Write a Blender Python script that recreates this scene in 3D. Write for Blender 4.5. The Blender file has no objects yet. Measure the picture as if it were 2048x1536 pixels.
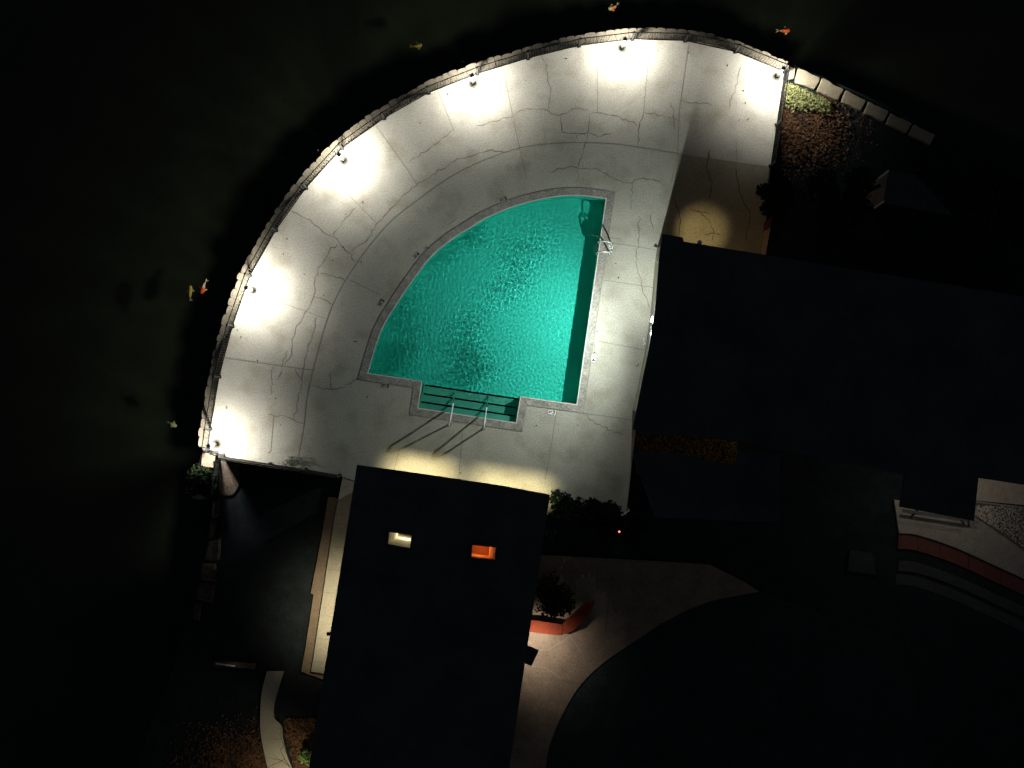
import bpy, bmesh, math, random
from math import radians as R, sin, cos, pi, sqrt
from mathutils import Vector, noise
from mathutils.geometry import tessellate_polygon

S = bpy.context.scene
COL = S.collection
random.seed(11)
CAMZ = 56.0

# ------------------------------------------------------------------ camera
cd = bpy.data.cameras.new('camera'); cam = bpy.data.objects.new('camera', cd); COL.objects.link(cam)
cam.location = (0, 0, CAMZ); cam.rotation_euler = (0, 0, 0)
cd.sensor_width = 36; cd.lens = 2800 / 2048 * 36; cd.clip_end = 2000
S.camera = cam
# ------------------------------------------------------------------ night sky and moon
w = bpy.data.worlds.new('World'); S.world = w; w.use_nodes = True
nt = w.node_tree
sky = nt.nodes.new('ShaderNodeTexSky'); sky.sky_type = 'NISHITA'; sky.sun_disc = False
sky.sun_elevation = R(25); sky.sun_rotation = R(140)
bg = nt.nodes['Background']; bg.inputs[1].default_value = 0.0105
dim = nt.nodes.new('ShaderNodeHueSaturation'); dim.inputs['Saturation'].default_value = .75
nt.links.new(sky.outputs[0], dim.inputs['Color']); nt.links.new(dim.outputs[0], bg.inputs[0])
sl = bpy.data.lights.new('moon', 'SUN'); sl.energy = 0.003; sl.angle = R(0.5); sl.color = (.8, .9, 1)
so = bpy.data.objects.new('moon', sl); COL.objects.link(so)
so.rotation_euler = (R(65), 0, R(140))
# ------------------------------------------------------------------ exposure
S.view_settings.view_transform = 'Standard'; S.view_settings.look = 'None'
S.view_settings.exposure = 0.0; S.view_settings.gamma = 1.0
S.render.engine = 'CYCLES'
S.cycles.use_denoising = True
S.cycles.light_sampling_threshold = 0.0
S.cycles.max_bounces = 8; S.cycles.transparent_max_bounces = 12
S.cycles.sample_clamp_indirect = 8; S.cycles.sample_clamp_direct = 12

# ------------------------------------------------------------------ helpers
def W(x, y, z=0.0):
    s = (CAMZ - z) / 2800.0
    return Vector(((x - 1024) * s, (768 - y) * s, z))
def P2(pts, z=0.0): return [W(x, y, z).xy for x, y in pts]

def mat(name, col, rough=.8, spec=.3, metal=0.0, var=.0, vscale=1.5, fine=.0, fscale=40, bump=0.0, emit=None, estr=0, col2=None, c2scale=3, c2lo=.5, c2hi=.6):
    m = bpy.data.materials.new(name); m.use_nodes = True
    n = m.node_tree.nodes; l = m.node_tree.links; b = n['Principled BSDF']
    b.inputs['Base Color'].default_value = (*col, 1); b.inputs['Roughness'].default_value = rough
    b.inputs['Metallic'].default_value = metal
    b.inputs['Specular IOR Level'].default_value = spec
    if emit: b.inputs['Emission Color'].default_value = (*emit, 1); b.inputs['Emission Strength'].default_value = estr
    if var or fine or col2 or bump:
        tc = n.new('ShaderNodeTexCoord'); geo = n.new('ShaderNodeNewGeometry')
        cur = None
        rgb = n.new('ShaderNodeRGB'); rgb.outputs[0].default_value = (*col, 1); cur = rgb.outputs[0]
        if col2:
            t = n.new('ShaderNodeTexNoise'); t.inputs['Scale'].default_value = c2scale; t.inputs['Detail'].default_value = 6
            l.new(geo.outputs['Position'], t.inputs['Vector'])
            r = n.new('ShaderNodeMapRange'); r.inputs[1].default_value = c2lo; r.inputs[2].default_value = c2hi
            l.new(t.outputs[0], r.inputs[0])
            mx = n.new('ShaderNodeMixRGB'); mx.inputs[2].default_value = (*col2, 1)
            l.new(r.outputs[0], mx.inputs[0]); l.new(cur, mx.inputs[1]); cur = mx.outputs[0]
        for amt, sc, det in ((var, vscale, 5), (fine, fscale, 3)):
            if not amt: continue
            t = n.new('ShaderNodeTexNoise'); t.inputs['Scale'].default_value = sc; t.inputs['Detail'].default_value = det
            t.inputs['Roughness'].default_value = .65
            l.new(geo.outputs['Position'], t.inputs['Vector'])
            r = n.new('ShaderNodeMapRange'); r.inputs[1].default_value = .25; r.inputs[2].default_value = .75
            r.inputs[3].default_value = 1 - amt; r.inputs[4].default_value = 1 + amt
            l.new(t.outputs[0], r.inputs[0])
            mx = n.new('ShaderNodeVectorMath'); mx.operation = 'SCALE'
            l.new(cur, mx.inputs[0]); l.new(r.outputs[0], mx.inputs['Scale']); cur = mx.outputs[0]
        l.new(cur, b.inputs['Base Color'])
        if bump:
            t = n.new('ShaderNodeTexNoise'); t.inputs['Scale'].default_value = fscale; t.inputs['Detail'].default_value = 4
            l.new(geo.outputs['Position'], t.inputs['Vector'])
            bp = n.new('ShaderNodeBump'); bp.inputs['Strength'].default_value = bump; bp.inputs['Distance'].default_value = .02
            l.new(t.outputs[0], bp.inputs['Height']); l.new(bp.outputs[0], b.inputs['Normal'])
    return m

class MB:
    def __init__(s): s.v = []; s.f = []; s.mi = []; s.cur = 0; s.sm = []
    def add(s, vs, fs, smooth=False):
        o = len(s.v); s.v += [tuple(v) for v in vs]
        for f in fs: s.f.append([o + i for i in f]); s.mi.append(s.cur); s.sm.append(smooth)
    def prism(s, poly, z0, z1, top=True, bottom=False, side=True, holes=()):
        loops = [[Vector((p[0], p[1])) for p in poly]] + [[Vector((p[0], p[1])) for p in h] for h in holes]
        flat = [p for lp in loops for p in lp]
        if callable(z1): zt = [z1(p) for p in flat]
        else: zt = [z1] * len(flat)
        tris = tessellate_polygon([[Vector((p.x, p.y, 0)) for p in lp] for lp in loops])
        def up(t):
            a, b, c = (flat[i] for i in t)
            return t if (b - a).cross(c - a) > 0 else (t[0], t[2], t[1])
        T = [up(t) for t in tris]
        if top: s.add([(p.x, p.y, zz) for p, zz in zip(flat, zt)], T)
        if bottom: s.add([(p.x, p.y, z0) for p in flat], [(a, c, b) for a, b, c in T])
        if side:
            k = 0
            for li, lp in enumerate(loops):
                n = len(lp); area = sum(lp[i].cross(lp[(i + 1) % n]) for i in range(n))
                ccw = (area > 0) == (li == 0)
                for i in range(n):
                    a = lp[i]; b = lp[(i + 1) % n]; za = zt[k + i]; zb = zt[k + (i + 1) % n]
                    q = [(a.x, a.y, z0), (b.x, b.y, z0), (b.x, b.y, zb), (a.x, a.y, za)]
                    s.add(q, [(0, 1, 2, 3)] if ccw else [(3, 2, 1, 0)])
                k += n
        return s
    def box(s, c, sx, sy, z0, z1, rot=0.0):
        cs, sn = cos(rot), sin(rot)
        pts = [(c[0] + x * cs - y * sn, c[1] + x * sn + y * cs) for x, y in ((-sx/2, -sy/2), (sx/2, -sy/2), (sx/2, sy/2), (-sx/2, sy/2))]
        return s.prism(pts, z0, z1, bottom=True)
    def bar(s, a, b, w, h=None):
        """rectangular bar between two points"""
        a = Vector(a); b = Vector(b); h = h or w
        d = (b - a).normalized()
        u = d.cross(Vector((0, 0, 1)))
        if u.length < 1e-3: u = Vector((1, 0, 0))
        u.normalize(); v = u.cross(d)
        vs = []
        for p in (a, b):
            for i, j in ((-1, -1), (1, -1), (1, 1), (-1, 1)): vs.append(p + u * i * w / 2 + v * j * h / 2)
        s.add(vs, [(3, 2, 1, 0), (4, 5, 6, 7), (0, 1, 5, 4), (1, 2, 6, 5), (2, 3, 7, 6), (3, 0, 4, 7)])
        return s
    def tube(s, pts, r, n=8, caps=True):
        pts = [Vector(p) for p in pts]; rs = r if isinstance(r, (list, tuple)) else [r] * len(pts)
        o = []; ref = Vector((0, 0, 1))
        for i, p in enumerate(pts):
            d = (pts[min(i + 1, len(pts) - 1)] - pts[max(i - 1, 0)]).normalized()
            u = d.cross(ref)
            if u.length < .05: u = d.cross(Vector((1, 0, 0)))
            u.normalize()
            if i and o:
                u = (pu - d * pu.dot(d)); u.normalize()
            pu = u; v = d.cross(u)
            o.append([p + (u * cos(2 * pi * k / n) + v * sin(2 * pi * k / n)) * rs[i] for k in range(n)])
        vs = [q for ring in o for q in ring]; fs = []
        for i in range(len(pts) - 1):
            for k in range(n):
                a = i * n + k; b = i * n + (k + 1) % n
                fs.append((a, b, b + n, a + n))
        s.add(vs, fs, True)
        if caps:
            s.add(o[0], [tuple(range(n))[::-1]]); s.add(o[-1], [tuple(range(n))])
        return s
    def lathe(s, c, prof, n=16):
        vs = []; fs = []
        for r, z in prof:
            for k in range(n): vs.append((c[0] + r * cos(2*pi*k/n), c[1] + r * sin(2*pi*k/n), z))
        for i in range(len(prof) - 1):
            for k in range(n):
                a = i*n + k; b = i*n + (k+1) % n
                fs.append((a, b, b + n, a + n))
        s.add(vs, fs, True)
        return s
    def ribbon(s, pts, wd, z):
        pts = [Vector(p) for p in pts]; vs = []
        for i, p in enumerate(pts):
            d = (pts[min(i + 1, len(pts) - 1)] - pts[max(i - 1, 0)]).normalized(); nrm = Vector((-d.y, d.x))
            ww = wd(i) if callable(wd) else wd
            vs += [(p.x + nrm.x * ww / 2, p.y + nrm.y * ww / 2, z), (p.x - nrm.x * ww / 2, p.y - nrm.y * ww / 2, z)]
        s.add(vs, [(2*i, 2*i + 1, 2*i + 3, 2*i + 2) for i in range(len(pts) - 1)])
    def leaf(s, c, size, flat=.6, asp=.45):
        c = Vector(c); a = random.uniform(0, 2*pi); t = random.uniform(-flat, flat)
        d = Vector((cos(a), sin(a), t)).normalized(); u = Vector((-sin(a), cos(a), random.uniform(-flat, flat))).normalized()
        l = size * random.uniform(.6, 1.3); h = l * asp
        s.add([c - d*l/2, c + u*h/2, c + d*l/2, c - u*h/2], [(0, 1, 2, 3)])
    def build(s, name, mats, parent=None, loc=None):
        me = bpy.data.meshes.new(name)
        o = bpy.data.objects.new(name, me); COL.objects.link(o)
        if parent is not None:
            root = parent; base = Vector(parent['_w']) if '_w' in parent else Vector((0, 0, 0))
            L = Vector(base)
            o.parent = parent
        else:
            L = Vector(loc) if loc is not None else Vector((0, 0, 0))
            o.location = L
        o['_w'] = list(L)
        me.from_pydata([(v[0] - L.x, v[1] - L.y, v[2] - L.z) for v in s.v], [], s.f)
        if not isinstance(mats, (list, tuple)): mats = [mats]
        for m in mats: me.materials.append(m)
        me.polygons.foreach_set('material_index', s.mi); me.polygons.foreach_set('use_smooth', s.sm)
        me.update()
        return o

def tag(o, label, cat, group=None, kind=None):
    o['label'] = label; o['category'] = cat
    if group: o['group'] = group
    if kind: o['kind'] = kind
    return o
def struct(o): o['kind'] = 'structure'; return o
def thing(name, loc, label, cat, group=None):
    o = bpy.data.objects.new(name, None); COL.objects.link(o); o.location = loc; o['_w'] = list(loc)
    o.empty_display_size = .2
    return tag(o, label, cat, group)
def light(name, kind, loc, energy, color, parent=None, size=.05, target=None, **kw):
    d = bpy.data.lights.new(name, kind); d.energy = energy; d.color = color
    if kind in ('POINT', 'SPOT'): d.shadow_soft_size = size
    for k, v in kw.items(): setattr(d, k, v)
    o = bpy.data.objects.new(name, d); COL.objects.link(o)
    loc = Vector(loc)
    if target is not None: o.rotation_euler = (Vector(target) - loc).to_track_quat('-Z', 'Y').to_euler()
    if parent is not None:
        o.parent = parent; o.location = loc - Vector(parent['_w'])
    else: o.location = loc
    return o
def smooth_poly(pts, n=6, closed=False):
    out = []; m = len(pts)
    for i in range(m - (0 if closed else 1)):
        p0 = Vector(pts[(i - 1) % m] if closed or i else pts[0]); p1 = Vector(pts[i]); p2 = Vector(pts[(i + 1) % m])
        p3 = Vector(pts[(i + 2) % m] if closed or i + 2 < m else pts[-1])
        for k in range(n):
            t = k / n
            out.append(.5 * ((2*p1) + (-p0 + p2)*t + (2*p0 - 5*p1 + 4*p2 - p3)*t*t + (-p0 + 3*p1 - 3*p2 + p3)*t**3))
    if not closed: out.append(Vector(pts[-1]))
    return out
def offset(poly, d):
    n = len(poly); A = sum(poly[i].cross(poly[(i+1) % n]) for i in range(n)); sg = 1 if A > 0 else -1
    out = []
    for i in range(n):
        a, b, c = poly[i-1], poly[i], poly[(i+1) % n]
        d1 = (b - a).normalized(); d2 = (c - b).normalized()
        n1 = Vector((d1.y, -d1.x)) * sg; n2 = Vector((d2.y, -d2.x)) * sg
        k = n1 + n2; k = k / max(.25, (1 + n1.dot(n2)))
        out.append(b + k * d)
    return out

# ------------------------------------------------------------------ materials
CONC = mat('concrete_deck', (.40, .385, .335), .85, .2, var=.10, vscale=.7, fine=.30, fscale=18, bump=.12, col2=(.30, .28, .225), c2scale=.9, c2lo=.5, c2hi=.72)
CONC2 = mat('concrete_patio', (.26, .245, .17), .85, .2, var=.2, vscale=.8, fine=.25, fscale=14)
PATH = mat('concrete_path', (.31, .295, .24), .85, .2, var=.15, vscale=.9, fine=.2, fscale=16)
BROWNBORDER = mat('brown_border', (.16, .125, .09), .85, .2, var=.25, vscale=1.2, fine=.2, fscale=14)
CRACK = mat('crack', (.215, .195, .16), .9, .1, var=.3, vscale=3)
JOINT = mat('joint', (.23, .215, .175), .9, .1, var=.2, vscale=2)
COPING = mat('coping_stone', (.27, .26, .235), .6, .4, var=.30, vscale=3.2, fine=.5, fscale=13, col2=(.36, .31, .28), c2scale=3.5, c2lo=.52, c2hi=.66)
BASIN = mat('pool_paint', (.04, .68, .57), .7, .3, var=.06, vscale=1.2)
STEPP = mat('pool_step_paint', (.10, .46, .36), .7, .3, var=.08, vscale=2)
NOSE = mat('step_nosing', (.006, .02, .02), .6, .3)
TILE = mat('waterline_tile', (.66, .68, .62), .4, .5)
LEDGE = mat('limestone', (.21, .185, .14), .85, .2, var=.2, vscale=4, fine=.2, fscale=22, bump=.3)
BLOCK = mat('limestone_block', (.30, .26, .185), .9, .2, var=.15, vscale=3, fine=.25, fscale=20, bump=.4, col2=(.07, .045, .03), c2scale=9, c2lo=.66, c2hi=.70)
SOIL = mat('soil', (.013, .018, .020), .95, .1, var=.4, vscale=1.5, fine=.4, fscale=15, bump=.6)
BED = mat('pond_bed', (.021, .023, .018), .95, .1, var=.2, vscale=.5, fine=.15, fscale=6)
ROOF = mat('roof_membrane', (.042, .053, .056), .9, .0, var=.3, vscale=.6, fine=.15, fscale=9)
FASCIA = mat('dark_fascia', (.05, .05, .05), .7, .3)
WALLM = mat('stucco', (.35, .31, .25), .9, .2, var=.1, vscale=1, fine=.1, fscale=20)
BLACKM = mat('black_metal', (.018, .018, .018), .45, .5, .6, var=.1, vscale=5)
GREYM = mat('grey_metal', (.22, .22, .22), .5, .5, .3, var=.1, vscale=5)
STEEL = mat('stainless', (.74, .76, .74), .45, .5, .15, var=.05, vscale=5)
WHITEP = mat('white_plastic', (.74, .73, .70), .5, .4, var=.04, vscale=6)
BULB = mat('lamp_glass', (.9, .9, .85), .4, .4, emit=(1, .96, .88), estr=10)
TANP = mat('tan_paint', (.50, .45, .34), .6, .3, var=.1, vscale=9)
WHITEW = mat('white_trim', (.55, .54, .50), .7, .3, var=.1, vscale=4)
GRASS = mat('lawn', (.016, .024, .024), .95, .1, var=.4, vscale=1.2, fine=.5, fscale=12, bump=.6)
LEAFD = mat('dark_leaf', (.012, .018, .009), 1, .0, var=.4, vscale=6)
LEAFG = mat('green_leaf', (.10, .17, .045), .6, .3, var=.4, vscale=6)
LEAFY = mat('olive_leaf', (.20, .21, .08), .6, .3, var=.3, vscale=6)
LEAFB = mat('dry_leaf', (.12, .062, .030), .8, .2, var=.85, vscale=9, fine=.5, fscale=3, col2=(.05, .03, .02), c2scale=1.6, c2lo=.45, c2hi=.7)
BARK = mat('bark', (.07, .05, .035), .9, .1, var=.3, vscale=8)
REDP = mat('red_wall', (.13, .022, .008), .85, .2, var=.25, vscale=3, fine=.3, fscale=18)
REDB = mat('red_panel', (.11, .04, .032), .85, .2, var=.2, vscale=3, fine=.25, fscale=18)
WOOD = mat('wood_planks', (.085, .065, .05), .8, .2, var=.5, vscale=3, fine=.3, fscale=12)
GRAVEL = mat('gravel', (.10, .095, .085), .9, .3, var=.4, vscale=3, fine=.5, fscale=20, bump=.8)

def water_mat(name, tint, gloss_r, bump_s=0.0, bscale=3):
    m = bpy.data.materials.new(name); m.use_nodes = True; n = m.node_tree.nodes; l = m.node_tree.links
    n.clear(); out = n.new('ShaderNodeOutputMaterial')
    tr = n.new('ShaderNodeBsdfTransparent'); tr.inputs[0].default_value = (*tint, 1)
    gl = n.new('ShaderNodeBsdfGlossy'); gl.inputs['Roughness'].default_value = gloss_r
    mixv = .03
    mx = n.new('ShaderNodeMixShader')
    mx.inputs[0].default_value = mixv; l.new(tr.outputs[0], mx.inputs[1]); l.new(gl.outputs[0], mx.inputs[2]); l.new(mx.outputs[0], out.inputs[0])
    if bump_s:
        geo = n.new('ShaderNodeNewGeometry'); t = n.new('ShaderNodeTexNoise'); t.inputs['Scale'].default_value = bscale; t.inputs['Detail'].default_value = 4
        bp = n.new('ShaderNodeBump'); bp.inputs['Strength'].default_value = bump_s; bp.inputs['Distance'].default_value = .1
        l.new(geo.outputs['Position'], t.inputs['Vector']); l.new(t.outputs[0], bp.inputs['Height'])
        l.new(bp.outputs[0], gl.inputs['Normal'])
    return m
PONDW = water_mat('pond_water', (.76, .80, .68), .08)

# ------------------------------------------------------------------ outlines (photo pixels at 50 px per metre)
FENCE = [(416.5, 896), (421.5, 858), (439, 754), (465.7, 652), (501, 552), (552, 461), (612.5, 376), (685, 297), (768.5, 237), (857.8, 186),
         (955, 148), (1055.6, 117), (1158, 92), (1264, 79), (1369.5, 82), (1470.6, 104), (1568, 144)]
FB = P2(FENCE)
POOLPX_ARC = [(735.4, 746.4), (760, 667), (789.6, 613.8), (833.6, 549.3), (864.5, 511), (905, 477.5), (943, 453.8), (972.3, 436), (1019.2, 416), (1060, 403.4),
              (1100, 395), (1123.4, 392), (1152.7, 391), (1182, 393.3), (1212, 397.4)]
POOL = [Vector(p) for p in smooth_poly(P2(POOLPX_ARC), 3)]
POOL += P2([(1153.5, 809), (1040.6, 793), (1032, 845.5), (836.2, 816), (844, 762.3)])
COPE = offset(POOL, .30)
DECK_BOTTOM = [(445, 912), (680, 949)]
deck_poly = FB + P2([(1553, 250), (1541, 332), (1534, 420), (1527, 520), (1520, 560), (1345, 540), (1310, 700), (1272, 858), (1263, 935), (1252, 1030), (1225, 1040), (1100, 1030), (722, 965), (672, 950), (445, 914)])

# ------------------------------------------------------------------ ground, pond
t = MB(); t.prism([(-300, -300), (300, -300), (300, 300), (-300, 300)], -4.4, -4.2, side=False)
struct(t.build('terrain', SOIL))
shore_left = P2([(398, 905), (388, 985), (385, 1060), (382, 1160), (372, 1240), (352, 1320), (300, 1450), (240, 1600), (60, 2100)])
shore_arc = offset(FB, 0)  # fence line
shore_right = P2([(1592, 128), (1652, 152), (1730, 186), (1810, 224), (1900, 268), (2100, 360), (2700, 640)])
edge = shore_left[::-1] + FB + shore_right
land = edge + [Vector((90, -70)), Vector((-20, -70))]
t = MB(); t.prism(land, -4.1, -.28, holes=[offset(POOL, .05)])
struct(t.build('ground', SOIL))
pond = edge + [Vector((150, 10)), Vector((150, 150)), Vector((-150, 150)), Vector((-150, -70))]
t = MB(); t.prism(pond, 0, -3.6, side=False); struct(t.build('pond_bed', BED))
t = MB(); t.prism(pond, 0, -.85, side=False); struct(t.build('pond_water', PONDW))

# ------------------------------------------------------------------ pool deck with joints and cracks
def crackline(pts, jit=.06, seg=.13):
    pts = P2(pts); out = []
    for a, b in zip(pts, pts[1:]):
        L = (b - a).length; n = max(1, int(L / seg)); d = (b - a).normalized(); nr = Vector((-d.y, d.x))
        for i in range(n):
            p = a.lerp(b, i / n)
            if i: p = p + nr * random.uniform(-jit, jit)
            out.append(p)
    out.append(pts[-1]); return out
CRACKS = [
 [(1010,305),(984,299),(946,311),(922,316),(896,331),(864,349),(817,384),(784,414),(760,441),(743,461),(737,476),(702,504)],
 [(581,420),(614,438),(643,461),(666,473),(687,494),(710,523)], [(713,415),(675,458),(666,473)],
 [(675,488),(658,502),(652,517),(637,535),(628,567),(628,590),(614,620),(593,652),(584,678),(584,707),(570,731)],
 [(634,633),(625,666),(615,702),(606,740),(602,772),(597,798),(594,815),(588,837)], [(640,546),(672,555),(690,561)], [(628,593),(666,609)],
 [(1028,231),(1048,220),(1081,218),(1110,229),(1133,227),(1145,218),(1177,217)], [(1181,227),(1205,226),(1226,231),(1258,243),(1279,252)],
 [(1083,110),(1095,147),(1101,188),(1098,220)], [(1122,232),(1124,264),(1148,267),(1176,265),(1197,274),(1223,267)],
 [(1287,224),(1323,230),(1358,243)], [(1361,202),(1393,205),(1425,212)],
 [(1100,343),(1138,334),(1188,337),(1217,352),(1246,365),(1264,366),(1287,356),(1323,366)],
 [(952,252),(984,242),(1028,233)], [(811,325),(849,305),(905,261)], [(590,737),(602,760)], [(625,772),(661,779),(681,775),(716,757)],
 [(661,744),(661,778)], [(546,728),(543,790)], [(535,830),(561,831),(588,840),(609,848)],
 [(1279,432),(1277,486),(1273,506),(1275,545),(1283,562),(1285,578),(1295,603),(1302,619)], [(1301,428),(1307,463)],
 [(1166,827),(1187,842),(1205,854),(1248,870)], [(1180,228),(1170,287),(1156,334),(1153,363)], [(1287,225),(1279,252),(1276,293)],
 [(1343,205),(1350,260)], [(1484,132),(1457,217)], [(1264,366),(1262,420)], [(575,700),(555,760)]]
JOINTS = [
 [(596,917),(609,846),(614,798),(634,710),(666,608),(716,523),(776,448),(834,401),(893,359),(952,327),(1039,296),(1127,286),(1217,287),(1276,294),(1355,307)],
 [(1194,86),(1195,226)], [(1300,82),(1287,225)], [(1378,86),(1359,217),(1355,307),(1343,362)], [(1472,281),(1473,319)], [(1355,308),(1539,334)],
 [(1005,134),(1039,296),(1053,360)], [(876,182),(908,261)], [(752,252),(805,325),(834,369)], [(660,352),(754,447)], [(505,584),(559,604),(649,636)],
 [(449,715),(628,741)], [(1225,486),(1330,502)], [(1195,682),(1320,706)], [(1164,826),(1300,845)], [(1113,822),(1103,888),(1090,960)],
 [(925,865),(916,975)], [(800,895),(785,950)], [(1180,470),(1240,478)], [(1206,560),(1320,577)], [(700,560),(760,590)], [(548,830),(541,905)]]
d = MB(); d.prism(deck_poly, -.9, 0, holes=[offset(POOL, .04)])
d.cur = 1
for c in CRACKS:
    pl = crackline(c)
    ws = [random.uniform(.012, .05) for _ in pl]; ws[0] = ws[-1] = .012
    d.ribbon(pl, lambda i: ws[i], .004)
d.cur = 2
for c in JOINTS:
    pl = smooth_poly(P2(c), 5) if len(c) > 4 else P2(c)
    d.ribbon(pl, .022, .006)
struct(d.build('pool_deck', [CONC, CRACK, JOINT]))
# warm patio slab by the right hand building (darker colour, left edge drawn along the floodlight's shadow)
p = MB(); p.prism(P2([(1357, 309), (1539.5, 335), (1533, 420), (1526, 519), (1519, 558), (1346, 538), (1330, 470)]), 0, .010, side=False)
p.cur = 1
for c in ([(1395, 420), (1417, 440), (1428, 462), (1425, 480)], [(1408, 470), (1428, 466), (1440, 470)], [(1380, 418), (1402, 424), (1420, 428)], [(1420, 300), (1412, 335), (1425, 365), (1418, 395)], [(1350, 400), (1362, 440), (1358, 480)], [(1470, 335), (1478, 380), (1500, 430), (1492, 480)]):
    pl = crackline(c, .04); p.ribbon(pl, lambda i: .02 + .03 * ((i * 7) % 5) / 5, .014)
struct(p.build('patio', [CONC2, mat('patio_stain', (.10, .08, .05), .9)]))

# ------------------------------------------------------------------ swimming pool
PD = 1.15      # depth of water
pool = thing('swimming_pool', W(985, 640), 'quarter round swimming pool with teal painted basin and grey stone coping', 'swimming pool')
b = MB()
b.prism(POOL, -PD - .12, -.12, top=False)
b.f = [f[::-1] for f in b.f]
b.prism(offset(POOL, .02), 0, -PD - .12, side=False)
basin = b.build('basin', BASIN, pool)
b = MB(); b.prism(POOL, -.12, .007, top=False); b.f = [f[::-1] for f in b.f]; b.build('waterline_tile', TILE, pool)
b = MB(); b.prism(offset(POOL, .03), .008, .022, holes=[offset(POOL, -.006)]); b.build('lit_edge_lip', TILE, pool)  # white rim added to stand in for the floodlit top edge of the tile
b = MB(); b.prism(COPE, -.05, .014, holes=[offset(POOL, -.015)])
# joints of the coping stones
b.cur = 1
for i, (a, c) in enumerate(zip(POOL, COPE)):
    if i % 2 == 0 or i >= len(POOL) - 5: b.ribbon([a, c], .012, .018)
n = len(POOL)
for i in range(n - 6, n):
    a, a2, c, c2 = POOL[i], POOL[(i+1) % n], COPE[i], COPE[(i+1) % n]
    k = max(2, int((a2 - a).length / .62))
    for j in range(1, k): b.ribbon([a.lerp(a2, j/k), c.lerp(c2, j/k)], .012, .018)
cl = COPE + [COPE[0]]
b.cur = 1; b.ribbon(offset(COPE, .015) + [offset(COPE, .015)[0]], .02, .012)
b.build('coping', [COPING, JOINT, CRACK], pool)
# steps in the niche (niche floor rises to the back)
NL, NR, BL_, BR_ = W(846, 768).xy, W(1038.5, 797).xy, W(836.2, 816).xy, W(1032, 845.5).xy
fr = [0, .36, .70, 1.0]
for i in range(3):
    t0, t1 = fr[i], fr[i+1]
    q = [NL.lerp(BL_, t0), NL.lerp(BL_, t1), NR.lerp(BR_, t1), NR.lerp(BR_, t0)]
    zt = -.12 - PD + (i + 1) * PD / 3.6
    b = MB(); b.prism(q, -PD - .1, zt)
    st = b.build('step', STEPP, pool)
    b = MB(); dd = (NR - NL).normalized() * .06
    o0 = NL.lerp(BL_, t0 + .004); o1 = NR.lerp(BR_, t0 + .004); o2 = NR.lerp(BR_, t0 + .075); o3 = NL.lerp(BL_, t0 + .075)
    b.prism([o0 + dd, o3 + dd, o2 - dd, o1 - dd], zt, zt + .005); b.build('nosing_stripe', NOSE, st)

# pool water: real rippled surface
def ripple(x, y):
    h = 0
    for cx, cy, a, k, dmp in RC:
        r = sqrt((x-cx)**2 + (y-cy)**2)
        h += a * sin(k*r) * math.exp(-r/dmp)
    v = Vector((x, y, 0))
    m = .5 + 1.9 * max(0, noise.noise(v * .5 + Vector((5, 2, 0))) + .08)
    h += m * (.0010 * noise.noise(v * 4.5) + .0020 * noise.noise(v * 8 + Vector((9, 0, 1))) + .0011 * noise.noise(v * 17 + Vector((1, 4, 3))))
    return h
RC = [(*W(1076, 745).xy, .0005, 44, .6), (*W(1060, 700).xy, .0004, 50, .5), (*W(1095, 620).xy, .0003, 56, .4), (*W(1000, 500).xy, .0003, 50, .6), (*W(1108, 770).xy, .0004, 48, .4), (*W(960, 470).xy, .0003, 56, .5)]
outer = offset(POOL, .10)
def inside(x, y):
    c = False; j = len(outer) - 1
    for i in range(len(outer)):
        a, b = outer[i], outer[j]
        if (a.y > y) != (b.y > y) and x < (b.x - a.x) * (y - a.y) / (b.y - a.y) + a.x: c = not c
        j = i
    return c
g = .024
x0 = min(p.x for p in outer); y0 = min(p.y for p in outer); nx = int((max(p.x for p in outer) - x0) / g) + 2; ny = int((max(p.y for p in outer) - y0) / g) + 2
idx = {}; V = []; F = []
cells = {}
for j in range(ny):
    y = y0 + j * g; cr = []; k = len(outer) - 1
    for i in range(len(outer)):
        a, b_ = outer[i], outer[k]
        if (a.y > y) != (b_.y > y): cr.append((b_.x - a.x) * (y - a.y) / (b_.y - a.y) + a.x)
        k = i
    cr.sort()
    for q in range(0, len(cr) - 1, 2):
        for i in range(int((cr[q] - x0) / g) + 1, int((cr[q+1] - x0) / g) + 1):
            idx[i, j] = len(V); xx = x0 + i * g; V.append((xx, y, -.12 + ripple(xx, y)))
for (i, j), v0 in idx.items():
    if (i+1, j) in idx and (i, j+1) in idx and (i+1, j+1) in idx: F.append((v0, idx[i+1, j], idx[i+1, j+1], idx[i, j+1]))
me = bpy.data.meshes.new('pool_water'); me.from_pydata(V, [], F); me.polygons.foreach_set('use_smooth', [True] * len(F)); me.update()
pw = bpy.data.objects.new('pool_water', me); COL.objects.link(pw); struct(pw)
MNEE = True
if MNEE:
    m = bpy.data.materials.new('pool_water'); m.use_nodes = True; n_ = m.node_tree.nodes; n_.clear()
    out = n_.new('ShaderNodeOutputMaterial'); gl = n_.new('ShaderNodeBsdfGlass'); gl.inputs['Roughness'].default_value = 0; gl.inputs['IOR'].default_value = 1.33
    gl.inputs['Color'].default_value = (.9, 1, .98, 1)
    m.node_tree.links.new(gl.outputs[0], out.inputs[0])
    me.materials.append(m)
    pw.cycles.is_caustics_caster = True
    for o in pool.children: o.cycles.is_caustics_receiver = True
    for o in basin.children: o.cycles.is_caustics_receiver = True
else:
    me.materials.append(water_mat('pool_water', (.9, 1, .98), .05))

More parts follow.
